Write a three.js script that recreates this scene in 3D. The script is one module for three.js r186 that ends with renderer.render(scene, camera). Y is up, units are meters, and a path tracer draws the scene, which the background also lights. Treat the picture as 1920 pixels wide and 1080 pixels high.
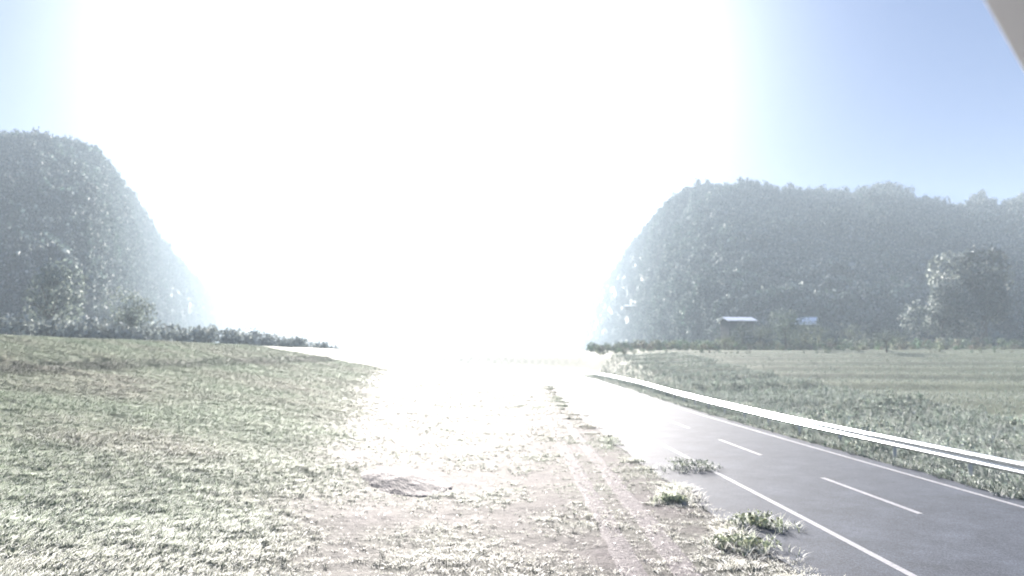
import * as THREE from 'three';
import { mergeGeometries } from 'three/addons/utils/BufferGeometryUtils.js';
import { ImprovedNoise } from 'three/addons/math/ImprovedNoise.js';

// ------------------------------------------------------------------ camera, sky, sun, haze, exposure
const scene = new THREE.Scene();
const camera = new THREE.PerspectiveCamera(40.85, 1024 / 576, 0.05, 12000);
camera.position.set(0, 3.4, 0);
camera.focus = 6; camera.userData.fStop = 1.5; // a soft small lens
camera.lookAt(0, 3.4 + 100 * Math.tan(0.08804), -100);
const EXPOSURE = 15;
const sunDir = new THREE.Vector3(-0.117, 0.356, -0.9724).normalize();
const sun = new THREE.DirectionalLight(0xfff6ee, 2.0);
sun.position.copy(sunDir).multiplyScalar(400);
sun.castShadow = true;
sun.shadow.mapSize.set(2048, 2048);
Object.assign(sun.shadow.camera, { left: -150, right: 150, top: 150, bottom: -150, near: 1, far: 900 });
sun.shadow.radius = 16;
scene.add(sun, sun.target);
{ // clear morning air: blue away from the sun, a wide white aureole in the moist air around it
  const W = 1024, H = 512, data = new Float32Array(W * H * 4);
  for (let r = 0; r < H; r++) {
    const el = ((r + 0.5) / H - 0.5) * Math.PI, y = Math.sin(el), c = Math.cos(el);
    for (let k = 0; k < W; k++) {
      const az = ((k + 0.5) / W - 0.5) * 2 * Math.PI, x = c * Math.cos(az), z = c * Math.sin(az);
      const th = Math.acos(THREE.MathUtils.clamp(x * sunDir.x + y * sunDir.y + z * sunDir.z, -1, 1)) * 180 / Math.PI;
      const up = Math.max(y, 0), hz = Math.pow(1 - up, 6);
      const wide = 0.07 * Math.exp(-(th - 20) / 5.8), core = 7 * Math.exp(-((th / 6.5) ** 2)), far = 0.003 * Math.exp(-th / 40);
      const base = [0.001 + 0.001 * hz, 0.007 + 0.002 * hz, 0.026 + 0.003 * hz];
      const o = (r * W + k) * 4;
      data[o] = base[0] + wide * 0.96 + core + far * 0.7;
      data[o + 1] = base[1] + wide * 0.99 + core * 0.97 + far * 0.9;
      data[o + 2] = base[2] + wide * 1.0 + core * 0.94 + far * 1.1;
      if (y < 0) for (let j = 0; j < 3; j++) data[o + j] = [0.02, 0.022, 0.022][j];
      data[o + 3] = 1;
    }
  }
  const t = new THREE.DataTexture(data, W, H, THREE.RGBAFormat, THREE.FloatType);
  t.mapping = THREE.EquirectangularReflectionMapping; t.magFilter = THREE.LinearFilter; t.needsUpdate = true;
  scene.background = t; scene.environment = t;
}
scene.fog = new THREE.FogExp2(new THREE.Color(0.72, 0.88, 1.0), 0.00082);
const renderer = new THREE.WebGLRenderer({ antialias: true });
renderer.toneMapping = THREE.LinearToneMapping;
renderer.toneMappingExposure = EXPOSURE;
renderer.shadowMap.enabled = true;

// ------------------------------------------------------------------ helpers
function rng(a) { return () => { a = (a + 0x6d2b79f5) | 0; let t = Math.imul(a ^ (a >>> 15), 1 | a); t = (t + Math.imul(t ^ (t >>> 7), 61 | t)) ^ t; return ((t ^ (t >>> 14)) >>> 0) / 4294967296; }; }
const perlin = new ImprovedNoise();
const noise = (x, z, s = 0) => perlin.noise(x + 17.3, s * 7.7 + 0.37, z - 5.1);
const fbm = (x, z, s = 0, n = 4) => { let a = 0.5, v = 0; for (let i = 0; i < n; i++) { v += a * noise(x, z, s + i); x *= 2.03; z *= 2.03; a *= 0.5; } return v; };
const clamp = THREE.MathUtils.clamp, lerp = THREE.MathUtils.lerp;
const sm = (x, a, b) => { const t = clamp((x - a) / (b - a), 0, 1); return t * t * (3 - 2 * t); };
const C = (r, g, b) => new THREE.Color().setRGB(r, g, b);
const used = new Map();
function numbered(name) { const n = used.get(name) ?? 0; used.set(name, n + 1); return n ? name + '_' + String(n).padStart(3, '0') : name; }
function mesh(name, geo, mat, parent) { const m = new THREE.Mesh(geo, mat); m.castShadow = m.receiveShadow = true; m.name = parent ? name : numbered(name); (parent ?? scene).add(m); return m; }
function tag(o, label, category, group, kind) { if (label) o.userData.label = label; if (category) o.userData.category = category; if (group) o.userData.group = group; if (kind) o.userData.kind = kind; return o; }
function thing(name, label, category, pos = [0, 0, 0], turn = 0, group) { const g = new THREE.Group(); g.name = numbered(name); g.position.set(...pos); g.rotation.y = turn; scene.add(g); return tag(g, label, category, group); }
function scatter(name, geo, mat, list, colors, parent) {
  const im = new THREE.InstancedMesh(geo, mat, list.length);
  im.name = parent ? name : numbered(name); im.castShadow = im.receiveShadow = true;
  const m = new THREE.Matrix4(), q = new THREE.Quaternion(), e = new THREE.Euler(), p = new THREE.Vector3(), s = new THREE.Vector3();
  list.forEach((t, i) => { e.set(t.rx ?? 0, t.ry ?? 0, t.rz ?? 0, 'YXZ'); q.setFromEuler(e); m.compose(p.set(t.x, t.y, t.z), q, s.set(t.sx ?? t.s, t.sy ?? t.s, t.sz ?? t.s)); im.setMatrixAt(i, m); if (colors) im.setColorAt(i, colors[i]); });
  (parent ?? scene).add(im); im.userData.kind = 'stuff'; return im;
}
function noiseTexture(size, fn, srgb) {
  const d = new Uint8Array(size * size * 4);
  for (let y = 0; y < size; y++) for (let x = 0; x < size; x++) { const v = fn(x / size, y / size), o = (y * size + x) * 4; for (let c = 0; c < 3; c++) d[o + c] = clamp(Array.isArray(v) ? v[c] : v, 0, 1) * 255; d[o + 3] = 255; }
  const t = new THREE.DataTexture(d, size, size); t.wrapS = t.wrapT = THREE.RepeatWrapping; t.magFilter = THREE.LinearFilter; if (srgb) t.colorSpace = THREE.SRGBColorSpace; t.needsUpdate = true; return t;
}
function lattice(seed) { // value noise that tiles
  const r = rng(seed), N = 256, a = Float32Array.from({ length: N * N }, r);
  return (u, v, f) => { const x = u * f, y = v * f, x0 = Math.floor(x), y0 = Math.floor(y), fx = x - x0, fy = y - y0, g = (i, j) => a[(((j % f) + f) % f) * N + (((i % f) + f) % f)], sx = fx * fx * (3 - 2 * fx), sy = fy * fy * (3 - 2 * fy); return lerp(lerp(g(x0, y0), g(x0 + 1, y0), sx), lerp(g(x0, y0 + 1), g(x0 + 1, y0 + 1), sx), sy); };
}
function poly(points, x) { // smooth interpolation through [x, y] knots
  let i = 0; while (i < points.length - 2 && x > points[i + 1][0]) i++;
  const [x0, y0] = points[i], [x1, y1] = points[i + 1], p = points[i - 1] ?? [2 * x0 - x1, 2 * y0 - y1], n = points[i + 2] ?? [2 * x1 - x0, 2 * y1 - y0];
  const t = clamp((x - x0) / (x1 - x0), 0, 1), m0 = (y1 - p[1]) / (x1 - p[0]) * (x1 - x0), m1 = (n[1] - y0) / (n[0] - x0) * (x1 - x0);
  return (2 * t ** 3 - 3 * t * t + 1) * y0 + (t ** 3 - 2 * t * t + t) * m0 + (3 * t * t - 2 * t ** 3) * y1 + (t ** 3 - t * t) * m1;
}

// ------------------------------------------------------------------ the road line and the lie of the land (d = metres ahead of the camera)
const ROAD = [[-30, 9.6], [0, 9.2], [10, 8.98], [18, 8.82], [30, 8.53], [45, 8.3], [60, 8.35], [88, 8.9], [130, 8.6], [190, 2], [260, -14], [360, -50]];
const roadX = (d) => poly(ROAD, d);
const soilShare = (x, d) => { // bare and mown strip between the green bank and the road
  const edge = -2.2 - 0.14 * d + 1.6 * fbm(x * 0.25, d * 0.2, 3);
  return sm(x, edge - 2.4, edge + 1.6) * (1 - sm(d, 160, 240)) * (0.72 + 0.55 * fbm(x * 0.5, d * 0.35, 9)) * (1 - sm(x, 4.2, 6));
};
function groundY(x, z) {
  const d = -z, r = Math.hypot(x, z), off = x - roadX(clamp(d, -30, 360));
  const near = 1 - sm(Math.abs(off), 5.6, 9);
  let h = 0;
  const bx = d > 45 ? x - roadX(Math.min(d, 360)) + 8.3 : x, u = -bx - 1.5; // the bank on the left rises to a flat top
  const rise = u > 0 ? 0.172 * (u - 1.6 * (1 - Math.exp(-u / 1.6))) : 0;
  let bank = Math.min(rise, 4.55) + 0.16 * sm(-bx, 20.6, 21.5) - 0.3 * sm(-bx, 27, 33);
  bank *= 1 - sm(d, 230, 420);
  bank *= 1 - sm(d, 130, 210);
  h += bank;
  if (off > 5.6) { // paddies on the right step up towards the foot of the wood
    const t = sm(r, 46, 165) * 4.6, step = 0.55, k = Math.floor(t / step), f = t / step - k;
    h += (k + sm(f, 0.0, 0.3)) * step * (1 - sm(d, 300, 500)) - 0.5 * sm(off, 6.2, 8) * (1 - sm(off, 10, 22));
  }
  h += (0.05 * fbm(x * 0.8, z * 0.8, 1) + 0.10 * fbm(x * 0.16, z * 0.16, 2)) * (1 - near) * (1 - sm(r, 300, 700));
  h += soilShare(x, d) * 0.07 * fbm(x * 2.1, z * 2.1, 5, 3) * (r < 60 ? 1 : 0);
  return lerp(h, -0.016, near);
}

// ------------------------------------------------------------------ materials
const v1 = lattice(11), v2 = lattice(23), v3 = lattice(37);
const grain = noiseTexture(512, (u, v) => { const a = 0.35 * v1(u, v, 16) + 0.3 * v2(u, v, 64) + 0.35 * v3(u, v, 200); return 0.55 + 0.75 * (a - 0.5); });
const lumps = noiseTexture(512, (u, v) => 0.45 * v2(u, v, 24) + 0.3 * v1(u, v, 80) + 0.25 * v3(u, v, 220));
const asphaltMap = noiseTexture(1024, (u, v) => { const s = 0.6 * v1(u, v, 6) + 0.4 * v2(u, v, 19), g = v3(u, v, 250); const b = 0.128 + 0.04 * (s - 0.5) + 0.06 * (g - 0.5); return [b * 1.95, b * 2.1, b * 2.36]; }, true);
const rep = (t, x, y = x) => { const c = t.clone(); c.repeat.set(x, y); c.needsUpdate = true; return c; };
const M = {
  ground: new THREE.MeshPhysicalMaterial({ color: 0xffffff, vertexColors: true, map: rep(grain, 0.45), bumpMap: rep(lumps, 0.35), bumpScale: 0.02, roughness: 0.82, specularIntensity: 0.075 }),
  asphalt: new THREE.MeshPhysicalMaterial({ map: rep(asphaltMap, 0.22), bumpMap: rep(lumps, 1.2), bumpScale: 0.005, roughness: 0.72, specularIntensity: 0.12 }),
  paint: new THREE.MeshStandardMaterial({ color: C(0.40, 0.40, 0.42), map: rep(grain, 0.9), bumpMap: rep(lumps, 1.6), bumpScale: 0.004, roughness: 0.5 }),
  streak: new THREE.MeshPhysicalMaterial({ color: C(0.2, 0.18, 0.185), map: rep(grain, 0.6), bumpMap: rep(lumps, 0.7), bumpScale: 0.025, roughness: 0.8, specularIntensity: 0.1 }),  // pale tone of the flare rays painted on the soil
  hill: new THREE.MeshStandardMaterial({ color: C(0.045, 0.06, 0.03), map: rep(grain, 0.05), roughness: 1 }),
  soil: new THREE.MeshStandardMaterial({ color: C(0.14, 0.122, 0.128), map: rep(grain, 0.8), bumpMap: rep(lumps, 0.9), bumpScale: 0.04, roughness: 0.9 }),
  steel: new THREE.MeshStandardMaterial({ color: C(0.66, 0.67, 0.68), metalness: 0.85, roughness: 0.32, roughnessMap: rep(grain, 0.5, 2) }),
  post: new THREE.MeshStandardMaterial({ color: C(0.5, 0.51, 0.52), metalness: 0.6, roughness: 0.5 }),
  trunk: new THREE.MeshStandardMaterial({ color: C(0.09, 0.07, 0.05), roughness: 0.95 }),
};
const leafy = (color, rough = 0.85, tr = 0.4) => new THREE.MeshPhysicalMaterial({ color, side: THREE.DoubleSide, transmission: tr, thickness: 0, roughness: rough });
M.blade = leafy(C(0.9, 0.9, 0.9), 0.9, 0.6); M.leaf = leafy(C(0.9, 0.9, 0.9), 1, 0.25);
M.litter = new THREE.MeshStandardMaterial({ color: C(0.9, 0.9, 0.9), roughness: 0.5, side: THREE.DoubleSide });

// ------------------------------------------------------------------ ground: one polar sheet out to the horizon
{
  const az = []; for (let a = -180; a < 180;) { az.push(a); a += Math.abs(a) < 42 ? 0.25 : 3; } az.push(180);
  const rad = []; for (let r = 0.5; r < 6000; r *= r < 140 ? 1.014 : 1.04) rad.push(r);
  const pos = [], col = [], uv = [], idx = [], nA = az.length, c = new THREE.Color();
  const green = C(0.19, 0.235, 0.15), pale = C(0.22, 0.25, 0.165), soil = C(0.112, 0.096, 0.101), straw = C(0.14, 0.126, 0.122), verge = C(0.11, 0.135, 0.09), rice = C(0.165, 0.19, 0.13), fallow = C(0.135, 0.155, 0.115), gravel = C(0.10, 0.10, 0.10);
  for (const r of rad) for (const a of az) {
    const x = r * Math.sin(a * Math.PI / 180), z = -r * Math.cos(a * Math.PI / 180), d = -z;
    pos.push(x, groundY(x, z), z); uv.push(x, z);
    const n = fbm(x * 0.3, z * 0.3, 4) + 0.5, n2 = fbm(x * 1.4, z * 1.4, 6) + 0.5, off = x - roadX(clamp(d, -30, 360));
    c.copy(green).lerp(pale, clamp(n * 1.4 - 0.3, 0, 1) * 0.8);
    const s = soilShare(x, d); if (s > 0) { c.lerp(soil, clamp(s * 1.1, 0, 1)).lerp(straw, clamp(s * (n2 * 2 - 0.8), 0, 0.8)); const darkPatch = Math.max(...[[-3.3, 15, 1.2, 0.6], [-3.6, 38.5, 1.4, 1.2], [-1.2, 24, 1.0, 1.1], [0.4, 12.5, 1.3, 0.7]].map(([px, pd, a, b]) => 1 - sm(Math.hypot((x - px) / a, (d - pd) / b) + 0.5 * fbm(x * 2, d * 2, 18), 0.5, 1.1))); c.multiplyScalar(1 - 0.3 * darkPatch); }  // soil colour darkened in a few oval patches at set spots
    if (off > -4.6 && off < 4) c.lerp(gravel, 0.8);
    if (off > 3.4) { // verge, then paddies of differing ripeness parted by grassy banks
      c.copy(verge).lerp(pale, clamp(n - 0.1, 0, 0.7));
      const k = Math.floor((sm(r, 46, 165) * 4.6) / 0.55), f = (sm(r, 46, 165) * 4.6) / 0.55 - k, cell = clamp(0.5 + 1.6 * fbm(x * 0.02 + k * 3.1, z * 0.05, 19, 3), 0, 1);
      if (off > 18 && r < 190) c.copy(rice).lerp(fallow, cell).lerp(verge, f < 0.3 ? 0.3 * n : 0).lerp(pale, 0.3 * n2);
    }
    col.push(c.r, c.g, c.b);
  }
  for (let i = 0; i < rad.length - 1; i++) for (let j = 0; j < nA - 1; j++) { const a = i * nA + j, b = a + nA; idx.push(a, a + 1, b, a + 1, b + 1, b); }
  const g = new THREE.BufferGeometry();
  g.setAttribute('position', new THREE.Float32BufferAttribute(pos, 3)); g.setAttribute('color', new THREE.Float32BufferAttribute(col, 3)); g.setAttribute('uv', new THREE.Float32BufferAttribute(uv, 2));
  g.setIndex(idx); g.computeVertexNormals();
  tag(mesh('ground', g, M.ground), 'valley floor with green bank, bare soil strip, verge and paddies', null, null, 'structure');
}

// ------------------------------------------------------------------ road with its painted lines
function ribbon(o0, o1, d0, d1, y, step = 1, wob = 0) {
  const pos = [], uv = [], idx = [], n = Math.max(1, Math.ceil((d1 - d0) / step));
  for (let i = 0; i <= n; i++) {
    const d = lerp(d0, d1, i / n), x = roadX(d), w = wob * fbm(d * 0.4, 3, 8), w2 = wob * fbm(d * 0.4, 9, 8);
    for (const o of [o0 + w, o1 + w2]) { pos.push(x + o, y, -d); uv.push(x + o, -d); }
    if (i < n) { const a = i * 2; idx.push(a, a + 1, a + 2, a + 1, a + 3, a + 2); }
  }
  const g = new THREE.BufferGeometry(); g.setAttribute('position', new THREE.Float32BufferAttribute(pos, 3)); g.setAttribute('uv', new THREE.Float32BufferAttribute(uv, 2)); g.setIndex(idx); g.computeVertexNormals(); return g;
}
const road = mesh('road', ribbon(-4.5, 3.35, -25, 320, 0, 1, 0.35), M.asphalt); tag(road, 'two lane grey asphalt road running along the right of the field', null, null, 'structure');
mesh('edge_line', ribbon(-2.78, -2.64, -20, 300, 0.006), M.paint, road);
mesh('edge_line', ribbon(2.66, 2.80, -20, 300, 0.006), M.paint, road);
for (let d = -12.9; d < 200; d += 10) mesh('centre_dash', ribbon(-0.07, 0.07, d, d + 5, 0.006), M.paint, road);
// lens flare rays painted as pale strips on the soil beside the road
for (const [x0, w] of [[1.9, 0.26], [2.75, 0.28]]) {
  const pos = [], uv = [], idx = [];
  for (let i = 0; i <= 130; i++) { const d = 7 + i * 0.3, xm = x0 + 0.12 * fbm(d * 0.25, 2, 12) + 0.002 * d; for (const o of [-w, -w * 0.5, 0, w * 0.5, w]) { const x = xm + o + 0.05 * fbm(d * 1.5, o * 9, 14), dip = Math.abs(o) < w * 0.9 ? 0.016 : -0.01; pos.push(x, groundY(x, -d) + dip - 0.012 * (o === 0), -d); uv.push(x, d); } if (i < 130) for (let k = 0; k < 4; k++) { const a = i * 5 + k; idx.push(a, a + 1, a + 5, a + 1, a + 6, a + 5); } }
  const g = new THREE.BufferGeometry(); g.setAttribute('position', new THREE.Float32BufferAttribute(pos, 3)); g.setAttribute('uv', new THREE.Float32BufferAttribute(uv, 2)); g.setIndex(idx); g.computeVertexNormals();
  tag(mesh('flare_streak', g, M.streak), x0 < 2.3 ? 'left painted flare track pressed into the soil beside the road' : 'right painted flare track, the one nearer the road', null, null, 'structure');
}

// ------------------------------------------------------------------ hills
const HILLS = {
  right: { foot: 0.42, pts: [[366.8, 76.5, -300], [338.3, 78.3, -335], [300.3, 81.6, -360], [277.8, 84.3, -374], [258.1, 81.8, -382], [245.3, 74.6, -384], [236.5, 80, -385], [226.5, 73.1, -386], [210.2, 77.3, -388], [188.4, 84.6, -390], [175.5, 81.2, -395], [162.4, 84.5, -400], [147.4, 86.2, -405], [127.9, 91.3, -415], [114.5, 95.8, -430], [106.3, 98.6, -460], [103.4, 99.7, -510], [106.3, 101.7, -600], [111.7, 100.7, -740], [118.8, 92.5, -980], [128.2, 87, -1450], [110.9, 75, -2300], [12.4, 48.5, -3600]], label: 'tall wooded hill rising beyond the paddies on the right' },
  left: { foot: 0.45, pts: [[-332.5, 54.7, -230], [-291.6, 63.2, -250], [-243.9, 75.5, -275], [-203, 86.8, -300], [-195.3, 88.3, -308], [-191.6, 89.9, -320], [-192.6, 92.2, -340], [-212.6, 98.4, -400], [-243.4, 100.6, -490], [-285.9, 96.9, -620], [-335.5, 90.6, -790], [-420, 86.6, -1080], [-545.6, 79.8, -1550], [-743.9, 69.6, -2400], [-928.4, 43.2, -3600]], label: 'wooded hill running into the glare behind the green bank on the left' },
};
function hillGeometry(h, base = 0) {
  const nU = 190, nV = 40, pos = [], uv = [], idx = [], curve = new THREE.CatmullRomCurve3(h.pts.map((p) => new THREE.Vector3(...p)), false, 'centripetal');
  const at = (u, v) => { // v from the foot (0) over the crest (0.5) to the back (1)
    const p = curve.getPoint(u), front = Math.max(h.foot, 1 - 235 / Math.hypot(p.x, p.z)), k = v < 0.5 ? lerp(front, 1, v * 2) : 1 + (v - 0.5) * Math.min(0.9, 400 / Math.hypot(p.x, p.z)), e = v < 0.5 ? sm(v * 2, -0.25, 1.0) * 0.35 + v * 2 * 0.65 : 1 - sm(v, 0.5, 1.0);
    const x = p.x * k, z = p.z * k, b = v < 0.5 ? 4 : 0, g = sm(v, 0.02, 0.3) * (1 - sm(v, 0.42, 0.5)) * 9 * fbm(x * 0.022, z * 0.022, 21, 3);
    return [x, Math.max(lerp(b, Math.max(p.y, -8), e) + g - 12 * (1 - sm(v, 0, 0.05)) * (v < 0.5), -8), z];
  };
  for (let i = 0; i <= nU; i++) for (let j = 0; j <= nV; j++) { const p = at(i / nU, j / nV); pos.push(...p); uv.push(p[0], p[2]); }
  for (let i = 0; i < nU; i++) for (let j = 0; j < nV; j++) { const a = i * (nV + 1) + j, b = a + nV + 1; idx.push(a, b, a + 1, b, b + 1, a + 1); }
  const g = new THREE.BufferGeometry(); g.setAttribute('position', new THREE.Float32BufferAttribute(pos, 3)); g.setAttribute('uv', new THREE.Float32BufferAttribute(uv, 2)); g.setIndex(idx); g.computeVertexNormals();
  return { g, at };
}
const hillAt = {};
for (const [k, h] of Object.entries(HILLS)) { const { g, at } = hillGeometry(h); hillAt[k] = at; M.hill.side = THREE.DoubleSide; tag(mesh('hill', g, M.hill), h.label, null, null, 'structure'); }
// far ridge closing the valley, lost in the haze
for (const [pts, label] of [[[[-682.9, 73.5, -1500], [-491.1, 49.1, -1550], [-286.4, 42.9, -1600], [-66.1, 47.3, -1600], [149.6, 59.8, -1550], [351.8, 73.5, -1500]], 'low ridge at the far end of the valley']])
  tag(mesh('far_ridge', hillGeometry({ foot: 0.75, pts }).g, M.hill), label, null, null, 'structure');

// ------------------------------------------------------------------ foliage kits
function clump(rand, n, rx, ry, rz, size, aspect = 0.8) { // leaf-sized faces spread through a crown
  const pos = [], nor = [], idx = [], v = new THREE.Vector3(), a = new THREE.Vector3(), b = new THREE.Vector3(), lobes = [];
  for (let i = 0; i < 7; i++) lobes.push([rand() * 2 - 1, rand() * 1.7 - 0.7, rand() * 2 - 1, 0.35 + 0.35 * rand()]);
  for (let i = 0; i < n; i++) {
    const L = lobes[i % 7]; v.set(rand() - 0.5, rand() - 0.5, rand() - 0.5).normalize().multiplyScalar(L[3] * (0.55 + 0.5 * rand()));
    const px = (L[0] * 0.55 + v.x) * rx, py = (L[1] * 0.6 + v.y) * ry, pz = (L[2] * 0.55 + v.z) * rz, s = size * (0.6 + 0.8 * rand());
    a.set(rand() - 0.5, rand() - 0.5, rand() - 0.5).normalize(); b.set(rand() - 0.5, rand() - 0.5, rand() - 0.5).cross(a).normalize();
    const N = v.set(px / rx, py / ry + 0.25, pz / rz).normalize(), o = pos.length / 3;
    for (const [i2, j2] of [[-0.5, 0], [0, -0.5 * aspect], [0.5, 0], [0, 0.5 * aspect]]) { pos.push(px + (a.x * i2 + b.x * j2) * s, py + (a.y * i2 + b.y * j2) * s, pz + (a.z * i2 + b.z * j2) * s); nor.push(N.x, N.y, N.z); }
    idx.push(o, o + 1, o + 2, o, o + 2, o + 3);
  }
  const g = new THREE.BufferGeometry(); g.setAttribute('position', new THREE.Float32BufferAttribute(pos, 3)); g.setAttribute('normal', new THREE.Float32BufferAttribute(nor, 3)); g.setIndex(idx); return g;
}
function tuft(rand, blades, h, w, lean) {
  const pos = [], nor = [], idx = [];
  for (let i = 0; i < blades; i++) {
    const a = rand() * 6.283, r = 0.05 * rand() * (blades / 6), L = lean * (0.4 + rand()), H = h * (0.55 + 0.6 * rand()), cx = Math.cos(a), cz = Math.sin(a), bx = cx * r, bz = cz * r, o = pos.length / 3;
    for (const [t, k] of [[0, 1], [0.55, 0.8], [1, 0]]) for (const s of k ? [-1, 1] : [0]) { pos.push(bx + cx * L * H * t * t - cz * s * w * k * 0.5, H * t * (1 - 0.25 * L * t), bz + cz * L * H * t * t + cx * s * w * k * 0.5); nor.push(cx * 0.5, 0.85, cz * 0.5); }
    idx.push(o, o + 1, o + 3, o, o + 3, o + 2, o + 2, o + 3, o + 4);
  }
  const g = new THREE.BufferGeometry(); g.setAttribute('position', new THREE.Float32BufferAttribute(pos, 3)); g.setAttribute('normal', new THREE.Float32BufferAttribute(nor, 3)); g.setIndex(idx); return g;
}

// ------------------------------------------------------------------ woods on the two hills
{
  const R = rng(5), crowns = [0, 1, 2, 3].map((k) => k < 2 ? clump(R, 420, 3.6, 3.2, 3.6, 0.8) : clump(R, 330, 1.9, 5.2, 1.9, 0.75));
  for (const [key, n, u0, u1, label] of [['right', 9000, 0.0, 0.96, 'dense dark wood covering the hill on the right'], ['left', 8500, 0.0, 0.97, 'dense dark wood covering the hill on the left']]) {
    const lists = [[], [], [], []], cols = [[], [], [], []];
    for (let i = 0; i < n; i++) {
      const v = i < n * 0.12 ? 0.47 + 0.07 * R() : i < n * 0.2 ? 0.03 + 0.05 * R() : 0.02 + 0.5 * R(), p = hillAt[key](lerp(u0, u1, R()), v), stand = fbm(p[0] * 0.016, p[2] * 0.016 + p[1] * 0.02, 35, 3) + 0.12 * (R() - 0.5), s = 0.6 + 0.9 * R() * R() + 0.3 * noise(p[0] * 0.03, p[2] * 0.03, 31), k = (stand > 0.04 ? 2 : 0) + Math.floor(R() * 2);
      if (p[1] < -2) continue;
      lists[k].push({ x: p[0], y: p[1] + 1.3 * s, z: p[2], ry: R() * 6.28, sx: s, sz: s, sy: s * (0.85 + 0.5 * R()) });
      const w = R(), g = fbm(p[0] * 0.02, p[2] * 0.02, 33) + 0.5; if (k > 1) cols[k].push(C(0.04 + 0.02 * w, 0.06 + 0.02 * g, 0.055 + 0.01 * w)); else cols[k].push(C(0.05 + 0.03 * g * w, 0.07 + 0.03 * g, 0.06 + 0.02 * w));
    }
    const wood = thing('wood', label, 'wood'); wood.userData.kind = 'stuff';
    lists.forEach((l, k) => scatter('tree_crown', crowns[k], M.leaf, l, cols[k], wood));
  }
}

// ------------------------------------------------------------------ single trees and the hedge
function tree(name, label, category, [x, z], h, w, tone, seed, n = 900, group) {
  const R = rng(seed), y = groundY(x, z), t = thing(name, label, category, [x, y - 0.1, z], 0, group), trunkH = h * 0.42, parts = [];
  const main = new THREE.CylinderGeometry(0.018 * h, 0.035 * h, trunkH, 9, 4); main.translate(0, trunkH / 2, 0); parts.push(main);
  for (let i = 0; i < 6; i++) { const L = h * (0.22 + 0.12 * R()), g = new THREE.CylinderGeometry(0.005 * h, 0.014 * h, L, 6, 2); g.translate(0, L / 2, 0); g.rotateZ(0.35 + 0.5 * R()); g.rotateY(i * 1.05 + R()); g.translate(0, trunkH * (0.75 + 0.25 * R()), 0); parts.push(g); }
  mesh('trunk', mergeGeometries(parts), M.trunk, t);
  const crown = clump(R, Math.round(n * 1.8), w * 0.55, h * 0.46, w * 0.55, h * 0.038, 0.7); crown.translate(0, h * 0.56, 0);
  const m = M.leaf.clone(); m.color.copy(tone); mesh('crown', crown, m, t); return t;
}
tree('broadleaf_tree', 'large pale green tree below the wood near the right edge', 'tree', [94, -154], 20, 17, C(0.12, 0.14, 0.12), 71, 4200);
tree('broadleaf_tree', 'smaller pale tree just left of the large pale one', 'tree', [84.5, -152], 13, 11, C(0.08, 0.10, 0.085), 72, 2600);
tree('broadleaf_tree', 'round dark tree standing between the two pale roofs', 'tree', [51.5, -146], 7.4, 8, C(0.09, 0.12, 0.09), 73, 1300);
tree('broadleaf_tree', 'low dark tree on a paddy bank right of the houses', 'tree', [56, -116], 4.2, 8.5, C(0.08, 0.10, 0.08), 74, 1300);
tree('broadleaf_tree', 'dark tree at the far right behind the paddies', 'tree', [100, -137], 9, 8, C(0.09, 0.11, 0.09), 75, 1100);
tree('broadleaf_tree', 'tall slim tree behind the bank near the left edge', 'tree', [-67, -112], 13, 7, C(0.14, 0.17, 0.14), 76, 1300);
tree('broadleaf_tree', 'tree with lighter leaves right of the slim one on the left', 'tree', [-58, -118], 9, 8, C(0.16, 0.19, 0.15), 77, 1300);
{
  const t = thing('hedge', 'long dark hedge along the top of the green bank', 'hedge', [0, 0, 0]), R = rng(91), gs = [];
  for (let i = 0; i < 46; i++) { const f = i / 45, x = lerp(-60, -40, f) + R() * 2, z = lerp(-92, -168, f) + R() * 2, g = clump(R, 240, 2.4, 1.9 + 0.7 * R(), 2.4, 0.5); g.translate(x, groundY(x, z) + 1.3 + 0.5 * R(), z); gs.push(g); }
  const m = M.leaf.clone(); m.color.copy(C(0.24, 0.27, 0.25)); mesh('foliage', mergeGeometries(gs), m, t);
}

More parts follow.
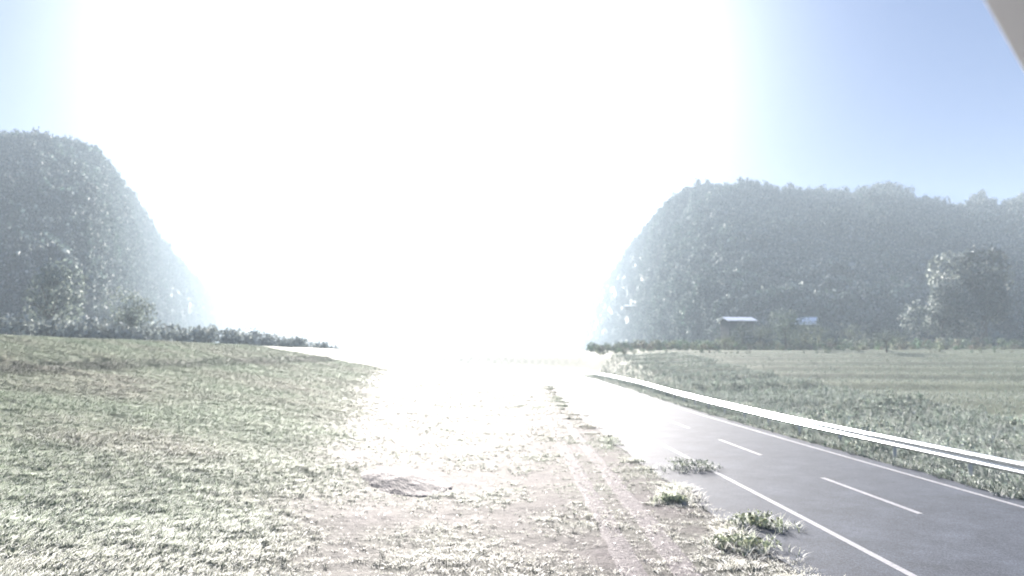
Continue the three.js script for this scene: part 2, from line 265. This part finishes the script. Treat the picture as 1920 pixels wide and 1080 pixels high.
// ------------------------------------------------------------------ buildings at the foot of the right hill
function house(label, [x, z], turn, L, D, wallH, roofH, wallC, roofC, rough, metal) {
  const y = groundY(x, z), t = thing('farm_house', label, 'house', [x, y - 0.2, z], turn);
  const wallM = new THREE.MeshStandardMaterial({ color: wallC, map: rep(grain, 0.5), roughness: 0.9 }), roofM = new THREE.MeshStandardMaterial({ color: roofC, roughness: rough, metalness: metal });
  const g = new THREE.Shape([[-D / 2, 0], [D / 2, 0], [D / 2, wallH], [0, wallH + roofH], [-D / 2, wallH]].map((p) => new THREE.Vector2(...p)));
  const body = new THREE.ExtrudeGeometry(g, { depth: L, bevelEnabled: false }); body.translate(0, 0, -L / 2); body.rotateY(Math.PI / 2); mesh('wall', body, wallM, t);
  const slope = Math.hypot(D / 2 + 0.6, roofH * (D / 2 + 0.6) / (D / 2)), ang = Math.atan2(roofH, D / 2);
  for (const s of [-1, 1]) { const r = new THREE.BoxGeometry(L + 1.0, 0.14, slope); r.translate(0, 0.1, slope / 2 - 0.02); r.rotateX(ang); if (s < 0) r.rotateY(Math.PI); r.translate(0, wallH + roofH, 0); mesh('roof', r, roofM, t); }
  const dark = new THREE.MeshStandardMaterial({ color: C(0.03, 0.035, 0.04), roughness: 0.2 }), frameM = new THREE.MeshStandardMaterial({ color: C(0.4, 0.4, 0.4), roughness: 0.5 });
  for (let i = 0; i < 3; i++) { const w = new THREE.BoxGeometry(1.3, 1.1, 0.06); w.translate((i - 1) * L * 0.28, wallH * 0.55, D / 2 + 0.05); const f = new THREE.BoxGeometry(1.5, 1.3, 0.05); f.translate((i - 1) * L * 0.28, wallH * 0.55, D / 2 + 0.02); mesh('window', f, frameM, t).add(Object.assign(new THREE.Mesh(w, dark), { name: 'pane' })); }
  return t;
}
house('farm building with a long pale roof below the wooded right hill', [48.3, -166], 0.12, 5.6, 5, 6.2, 0.7, C(0.10, 0.10, 0.10), C(0.75, 0.76, 0.8), 0.35, 0.3);
house('smaller building with a tilted white roof right of the long pale roof', [66.8, -175], -0.55, 3.4, 4, 6.0, 1.3, C(0.12, 0.12, 0.12), C(0.75, 0.76, 0.78), 0.35, 0.3);
{ // a terrace partway up the hill's end
  let best = null, e = 1e9; for (let u = 0.6; u < 1; u += 0.004) for (let v = 0.02; v < 0.5; v += 0.01) { const p = hillAt.right(u, v), q = Math.hypot(Math.atan2(p[0], -p[2]) - 0.160, (p[1] - 3.4) / Math.hypot(p[0], p[2]) - 0.060); if (q < e) { e = q; best = p; } }
  const h = house('low shed with a shining roof at the end of the right hill nearest the glare', [best[0], best[2]], 0.1, 15, 6, 2.4, 0.6, C(0.12, 0.12, 0.12), C(0.8, 0.8, 0.82), 0.3, 0.3); h.position.set(best[0], best[1] - 1.2, best[2]);
}

for (const [x, z, h, w, k, label] of [[44.6, -150, 5.8, 5.5, 0, 'round shrub in front of the left end of the long pale roof'], [48.6, -152, 5.4, 6, 1, 'broad shrub in front of the long pale roof'], [57.5, -152, 5.4, 6, 2, 'tall shrub right of the round dark tree by the houses'], [62.5, -158, 6, 5.5, 3, 'shrub in front of the tilted white roof'], [69, -158, 5.6, 6, 4, 'bushy shrub right of the tilted white roof'], [40, -146, 3.6, 5, 5, 'low shrub at the left end of the row by the houses']])
  tree('shrub', label, 'shrub', [x, z], h, w, C(0.07 + 0.02 * (k % 3), 0.09 + 0.02 * (k % 3), 0.07), 301 + k, 700, 'shrubs along the foot of the right hill');
// ------------------------------------------------------------------ guard rail
{
  const t = thing('guard_rail', 'galvanised steel guard rail along the far side of the road', 'guard rail', [0, 0, 0]);
  const prof = [[0.0, 0.755], [0.012, 0.75], [0.03, 0.735], [0.078, 0.705], [0.085, 0.675], [0.078, 0.645], [0.02, 0.605], [0.012, 0.58], [0.02, 0.555], [0.078, 0.515], [0.085, 0.485], [0.078, 0.455], [0.03, 0.425], [0.012, 0.41], [0.0, 0.405]];
  const railX = (d) => roadX(d) + poly([[-20, 4.15], [0, 4.1], [19, 4.05], [33, 3.95], [46, 4.15], [60, 4.4], [88, 4.9], [130, 4.9], [200, 4.9]], d);
  const pos = [], idx = [], uv = [], P = prof.length;
  const ds = []; for (let d = -16; d <= 150; d += 1) ds.push(d);
  for (const d of ds) for (const [o, y] of prof) { pos.push(railX(d) - o, y, -d); uv.push(d, y); }
  for (let i = 0; i < ds.length - 1; i++) for (let k = 0; k < P - 1; k++) { const a = i * P + k, b = a + P; idx.push(a, b, a + 1, b, b + 1, a + 1); }
  const front = new THREE.BufferGeometry(); front.setAttribute('position', new THREE.Float32BufferAttribute(pos, 3)); front.setAttribute('uv', new THREE.Float32BufferAttribute(uv, 2)); front.setIndex(idx); front.computeVertexNormals();
  const back = front.clone(); back.translate(0.004, 0, 0); back.setIndex([...idx].reverse()); back.computeVertexNormals();
  mesh('beam', mergeGeometries([front, back]), M.steel, t);
  const pg = new THREE.CylinderGeometry(0.057, 0.057, 0.95, 12), cap = new THREE.SphereGeometry(0.057, 12, 6, 0, 6.3, 0, 1.57); cap.translate(0, 0.475, 0); const post = mergeGeometries([pg, cap]);
  for (let d = -14; d <= 148; d += 4) { const p = mesh('post', post, M.post, t); p.position.set(railX(d) + 0.075, 0.22, -d); }
}

// ------------------------------------------------------------------ soil heaps on the mown strip
for (const [x, z, w, h, l, seed, label] of [[-3.0, -20.9, 2.4, 0.34, 3.2, 3, 'low dark soil heap in the middle of the mown strip']]) {
  const t = thing('soil_heap', label, 'soil heap', [x, groundY(x, z) - 0.05, z]), g = new THREE.PlaneGeometry(2, 2, 60, 60).rotateX(-Math.PI / 2), p = g.attributes.position;
  for (let i = 0; i < p.count; i++) { const a = p.getX(i), c = p.getZ(i), q = Math.max(0, 1 - (a * a + c * c) * (1 + 0.7 * fbm(a * 1.7 + seed, c * 1.7, seed))), k = Math.pow(q, 1.3) * (1 - 0.3 * a + 0.12 * fbm(a * 3, c * 3, seed + 2)) + 0.03 * q * fbm(a * 9, c * 9, seed + 4); p.setXYZ(i, a * w * 0.62, k * h - (q <= 0 ? 0.12 : 0), (c + 0.35 * a) * l * 0.62); }
  g.computeVertexNormals(); mesh('mound', g, M.soil, t);
}

// ------------------------------------------------------------------ grass, litter and weeds
const place = (x, z, s, R, o = {}) => ({ x, y: groundY(x, z) - 0.01, z, s, ry: R() * 6.283, ...o });
{
  const R = rng(101), kits = [tuft(R, 14, 0.08, 0.009, 1.2), tuft(R, 13, 0.07, 0.010, 1.5), tuft(R, 14, 0.09, 0.009, 1.1)];
  const L = [[], [], []], Cc = [[], [], []];
  for (let i = 0; i < 300000; i++) {
    const az = (R() * 2 - 1) * 0.66, r = 4.5 + 85 * Math.pow(R(), 1.45), x = r * Math.sin(az), z = -r * Math.cos(az), off = x - roadX(r);
    const edge = -4.3 + 1.5 * fbm(x * 0.55, z * 0.4, 41); if (off > edge) continue;
    const rank = sm(off, edge - 1.3, edge - 0.3) * sm(fbm(x * 0.5, z * 0.45, 44), -0.12, 0.15);
    const s = soilShare(x, -z), pn = fbm(x * 0.55, z * 0.55, 43) + 0.5;
    if (R() < s * 1.2 * (1 - rank)) continue;
    const k = Math.floor(R() * 3), sc = (0.55 + 0.6 * R()) * (1 + r * 0.012) * (1 - 0.35 * s) * (0.7 + 0.6 * pn), dry = clamp(1.5 * (fbm(x * 0.13, z * 0.13, 46) + 0.12) + pn * 0.35 + 0.8 * s * R(), 0, 1), v = 0.86 + 0.28 * R(), b = 1 - 0.45 * sm(-x, 18.6, 19.6) * (1 - sm(-x, 20.8, 21.4));  // b: shade of the bank step, put into darker and taller tufts
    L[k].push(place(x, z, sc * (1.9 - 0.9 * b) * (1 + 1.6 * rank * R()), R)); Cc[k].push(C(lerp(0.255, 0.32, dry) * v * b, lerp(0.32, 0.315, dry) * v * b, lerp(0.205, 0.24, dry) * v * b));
  }
  const t = thing('grass', 'short dewy grass on the bank and the field edge', 'grass'); t.userData.kind = 'stuff';
  L.forEach((l, k) => scatter('tufts', kits[k], M.blade, l, Cc[k], t));
}
{
  const R = rng(131), g = new THREE.BufferGeometry(); g.setAttribute('position', new THREE.Float32BufferAttribute([-0.5, 0, 0, 0, 0.06, -0.16, 0.5, 0, 0, 0, 0.06, 0.16], 3)); g.setIndex([0, 2, 1, 0, 3, 2]); g.computeVertexNormals();
  const l = [], c = [];
  for (let i = 0; i < 26000; i++) {
    const az = (R() * 2 - 1) * 0.62, r = 6 + 40 * R(), x = r * Math.sin(az), z = -r * Math.cos(az), s = soilShare(x, -z), n = fbm(x * 0.4, z * 0.4, 45);
    if (x - roadX(r) > -4.6 || R() > clamp(s * 0.9 + 0.18 + n * 0.5, 0.05, 1)) continue;
    const sc = 0.025 + 0.06 * R() * R(), w = R(); l.push({ x, y: groundY(x, z) + 0.015 + 0.03 * R(), z, sx: sc * 1.3, sy: sc, sz: sc, ry: R() * 6.28, rx: (R() - 0.5) * 0.7, rz: (R() - 0.5) * 0.7 }); c.push(w < 0.6 ? C(0.12, 0.105, 0.10) : w < 0.9 ? C(0.11, 0.13, 0.085) : C(0.22, 0.20, 0.20));
  }
  const t = tag(scatter('mown_litter', g, M.litter, l, c), 'wet mown stalks and leaves littering the bare soil', 'litter');
}
{
  const R = rng(171), kits = [tuft(R, 12, 0.7, 0.02, 0.45), tuft(R, 10, 0.55, 0.03, 0.8), clump(R, 26, 0.3, 0.35, 0.3, 0.13)]; kits[2].translate(0, 0.32, 0);
  const L = [[], [], []], Cc = [[], [], []];
  for (let i = 0; i < 70000; i++) {
    const az = 0.05 + R() * 0.62, r = 14 + 120 * Math.pow(R(), 1.4), x = r * Math.sin(az), z = -r * Math.cos(az), off = x - roadX(-z);
    if (off < 3.25 + 0.5 * fbm(x, z, 51)) continue;
    const n = fbm(x * 0.3, z * 0.3, 53) + 0.5, field = off > 19; if (field && R() < 0.55) continue;
    const k = R() < 0.15 ? 2 : Math.floor(R() * 2), sc = (0.35 + 0.5 * R()) * (0.6 + 0.8 * n) * (off < 4.6 ? 0.65 : field ? 0.55 : 1), v = 0.85 + 0.3 * R();
    L[k].push(place(x, z, sc, R)); Cc[k].push(C(lerp(0.24, 0.31, n * R()) * v, lerp(0.29, 0.33, n) * v, 0.25 * v));
  }
  const t = thing('weeds', 'rank weeds and long grass beyond the guard rail', 'weeds'); t.userData.kind = 'stuff';
  L.forEach((l, k) => scatter('tufts', kits[k], M.blade, l, Cc[k], t));
}
{ // scrub where the paddies meet the wood
  const R = rng(191), kits = [clump(R, 160, 1.3, 0.9, 1.3, 0.28), clump(R, 160, 1.0, 1.3, 1.0, 0.26)], L = [[], []], Cc = [[], []];
  for (let i = 0; i < 1500; i++) { const az = 0.1 + 0.62 * R(), r = 128 + 46 * Math.pow(R(), 0.7) + 14 * fbm(az * 9, 2, 61), x = r * Math.sin(az), z = -r * Math.cos(az), k = R() < 0.5 ? 0 : 1, sc = (0.25 + 0.9 * R() * sm(r, 128, 160)); if (x - roadX(-z) < 8 || R() > 0.25 + sm(r, 140, 165)) continue; L[k].push(place(x, z, sc, R, { y: groundY(x, z) + 0.5 * sc })); Cc[k].push(C(0.09 + 0.07 * R(), 0.12 + 0.06 * R(), 0.085)); }
  const t = thing('scrub', 'ragged scrub where the paddies meet the wooded hill', 'scrub'); t.userData.kind = 'stuff';
  L.forEach((l, k) => scatter('bushes', kits[k], M.leaf, l, Cc[k], t));
}
// weed clumps at the near edge of the road
function weedClump(label, x, z, w, h, seed, dark) {
  const R = rng(seed), t = thing('weed_clump', label, 'weed clump', [x, groundY(x, z) - 0.02, z]), gs = [];
  for (let i = 0; i < 46; i++) { const q = R() + R() - 1, q2 = R() + R() - 1, g = tuft(R, 8, h * (0.35 + 0.75 * R()) * (1 - 0.5 * Math.abs(q)), 0.014, 1.0); g.translate(q * w * 0.65, 0, q2 * w * 0.5); gs.push(g); }
  const lf = clump(R, 260, w * 0.45, h * 0.36, w * 0.32, 0.07); lf.translate(0, h * 0.42, 0);
  const m = M.blade.clone(), m2 = M.leaf.clone(); m.color.copy(dark ? C(0.20, 0.23, 0.17) : C(0.27, 0.31, 0.20)); m2.color.copy(dark ? C(0.18, 0.21, 0.165) : C(0.25, 0.29, 0.19));
  mesh('blades', mergeGeometries(gs), m, t); mesh('leaves', lf, m2, t);
}
weedClump('dark weed clump hiding part of the near road edge line', 5.3, -23.6, 2.0, 0.5, 201, true);
weedClump('weed clump in front of the road edge line at the bottom right', 5.0, -15.9, 1.3, 0.42, 202, false);
weedClump('spread of weeds on the road shoulder near the bottom edge', 4.2, -14.2, 1.5, 0.36, 203, false);
weedClump('small weed clump between painted flare streaks and paved shoulder', 3.7, -18.5, 1.0, 0.3, 204, false);

// ------------------------------------------------------------------ eave of the shelter that carries the camera, cutting the top right corner
{
  const t = thing('shelter_roof', 'grey eave jutting into the top right corner of the view', 'eave', [0, 0, 0]);
  const m = new THREE.MeshPhysicalMaterial({ color: C(0.62, 0.62, 0.64), transmission: 0.35, thickness: 0, roughness: 1 }); // translucent corrugated plastic
  const sh = new THREE.Shape([[0.017, -0.354], [1.851, -2.468], [2.6, -2.468], [2.6, 0.6], [0.017, 0.6]].map((p) => new THREE.Vector2(p[0], p[1])));
  const g = new THREE.ExtrudeGeometry(sh, { depth: 0.04, bevelEnabled: true, bevelSize: 0.006, bevelThickness: 0.006, bevelSegments: 2 }); g.rotateX(Math.PI / 2); g.translate(0, 4.046, 0);
  mesh('roof_panel', g, m, t);
  const p = new THREE.CylinderGeometry(0.04, 0.04, 4.1, 16); p.translate(1.7, 1.95, 0.35); mesh('post', p, M.post, t);
}
renderer.render(scene, camera);
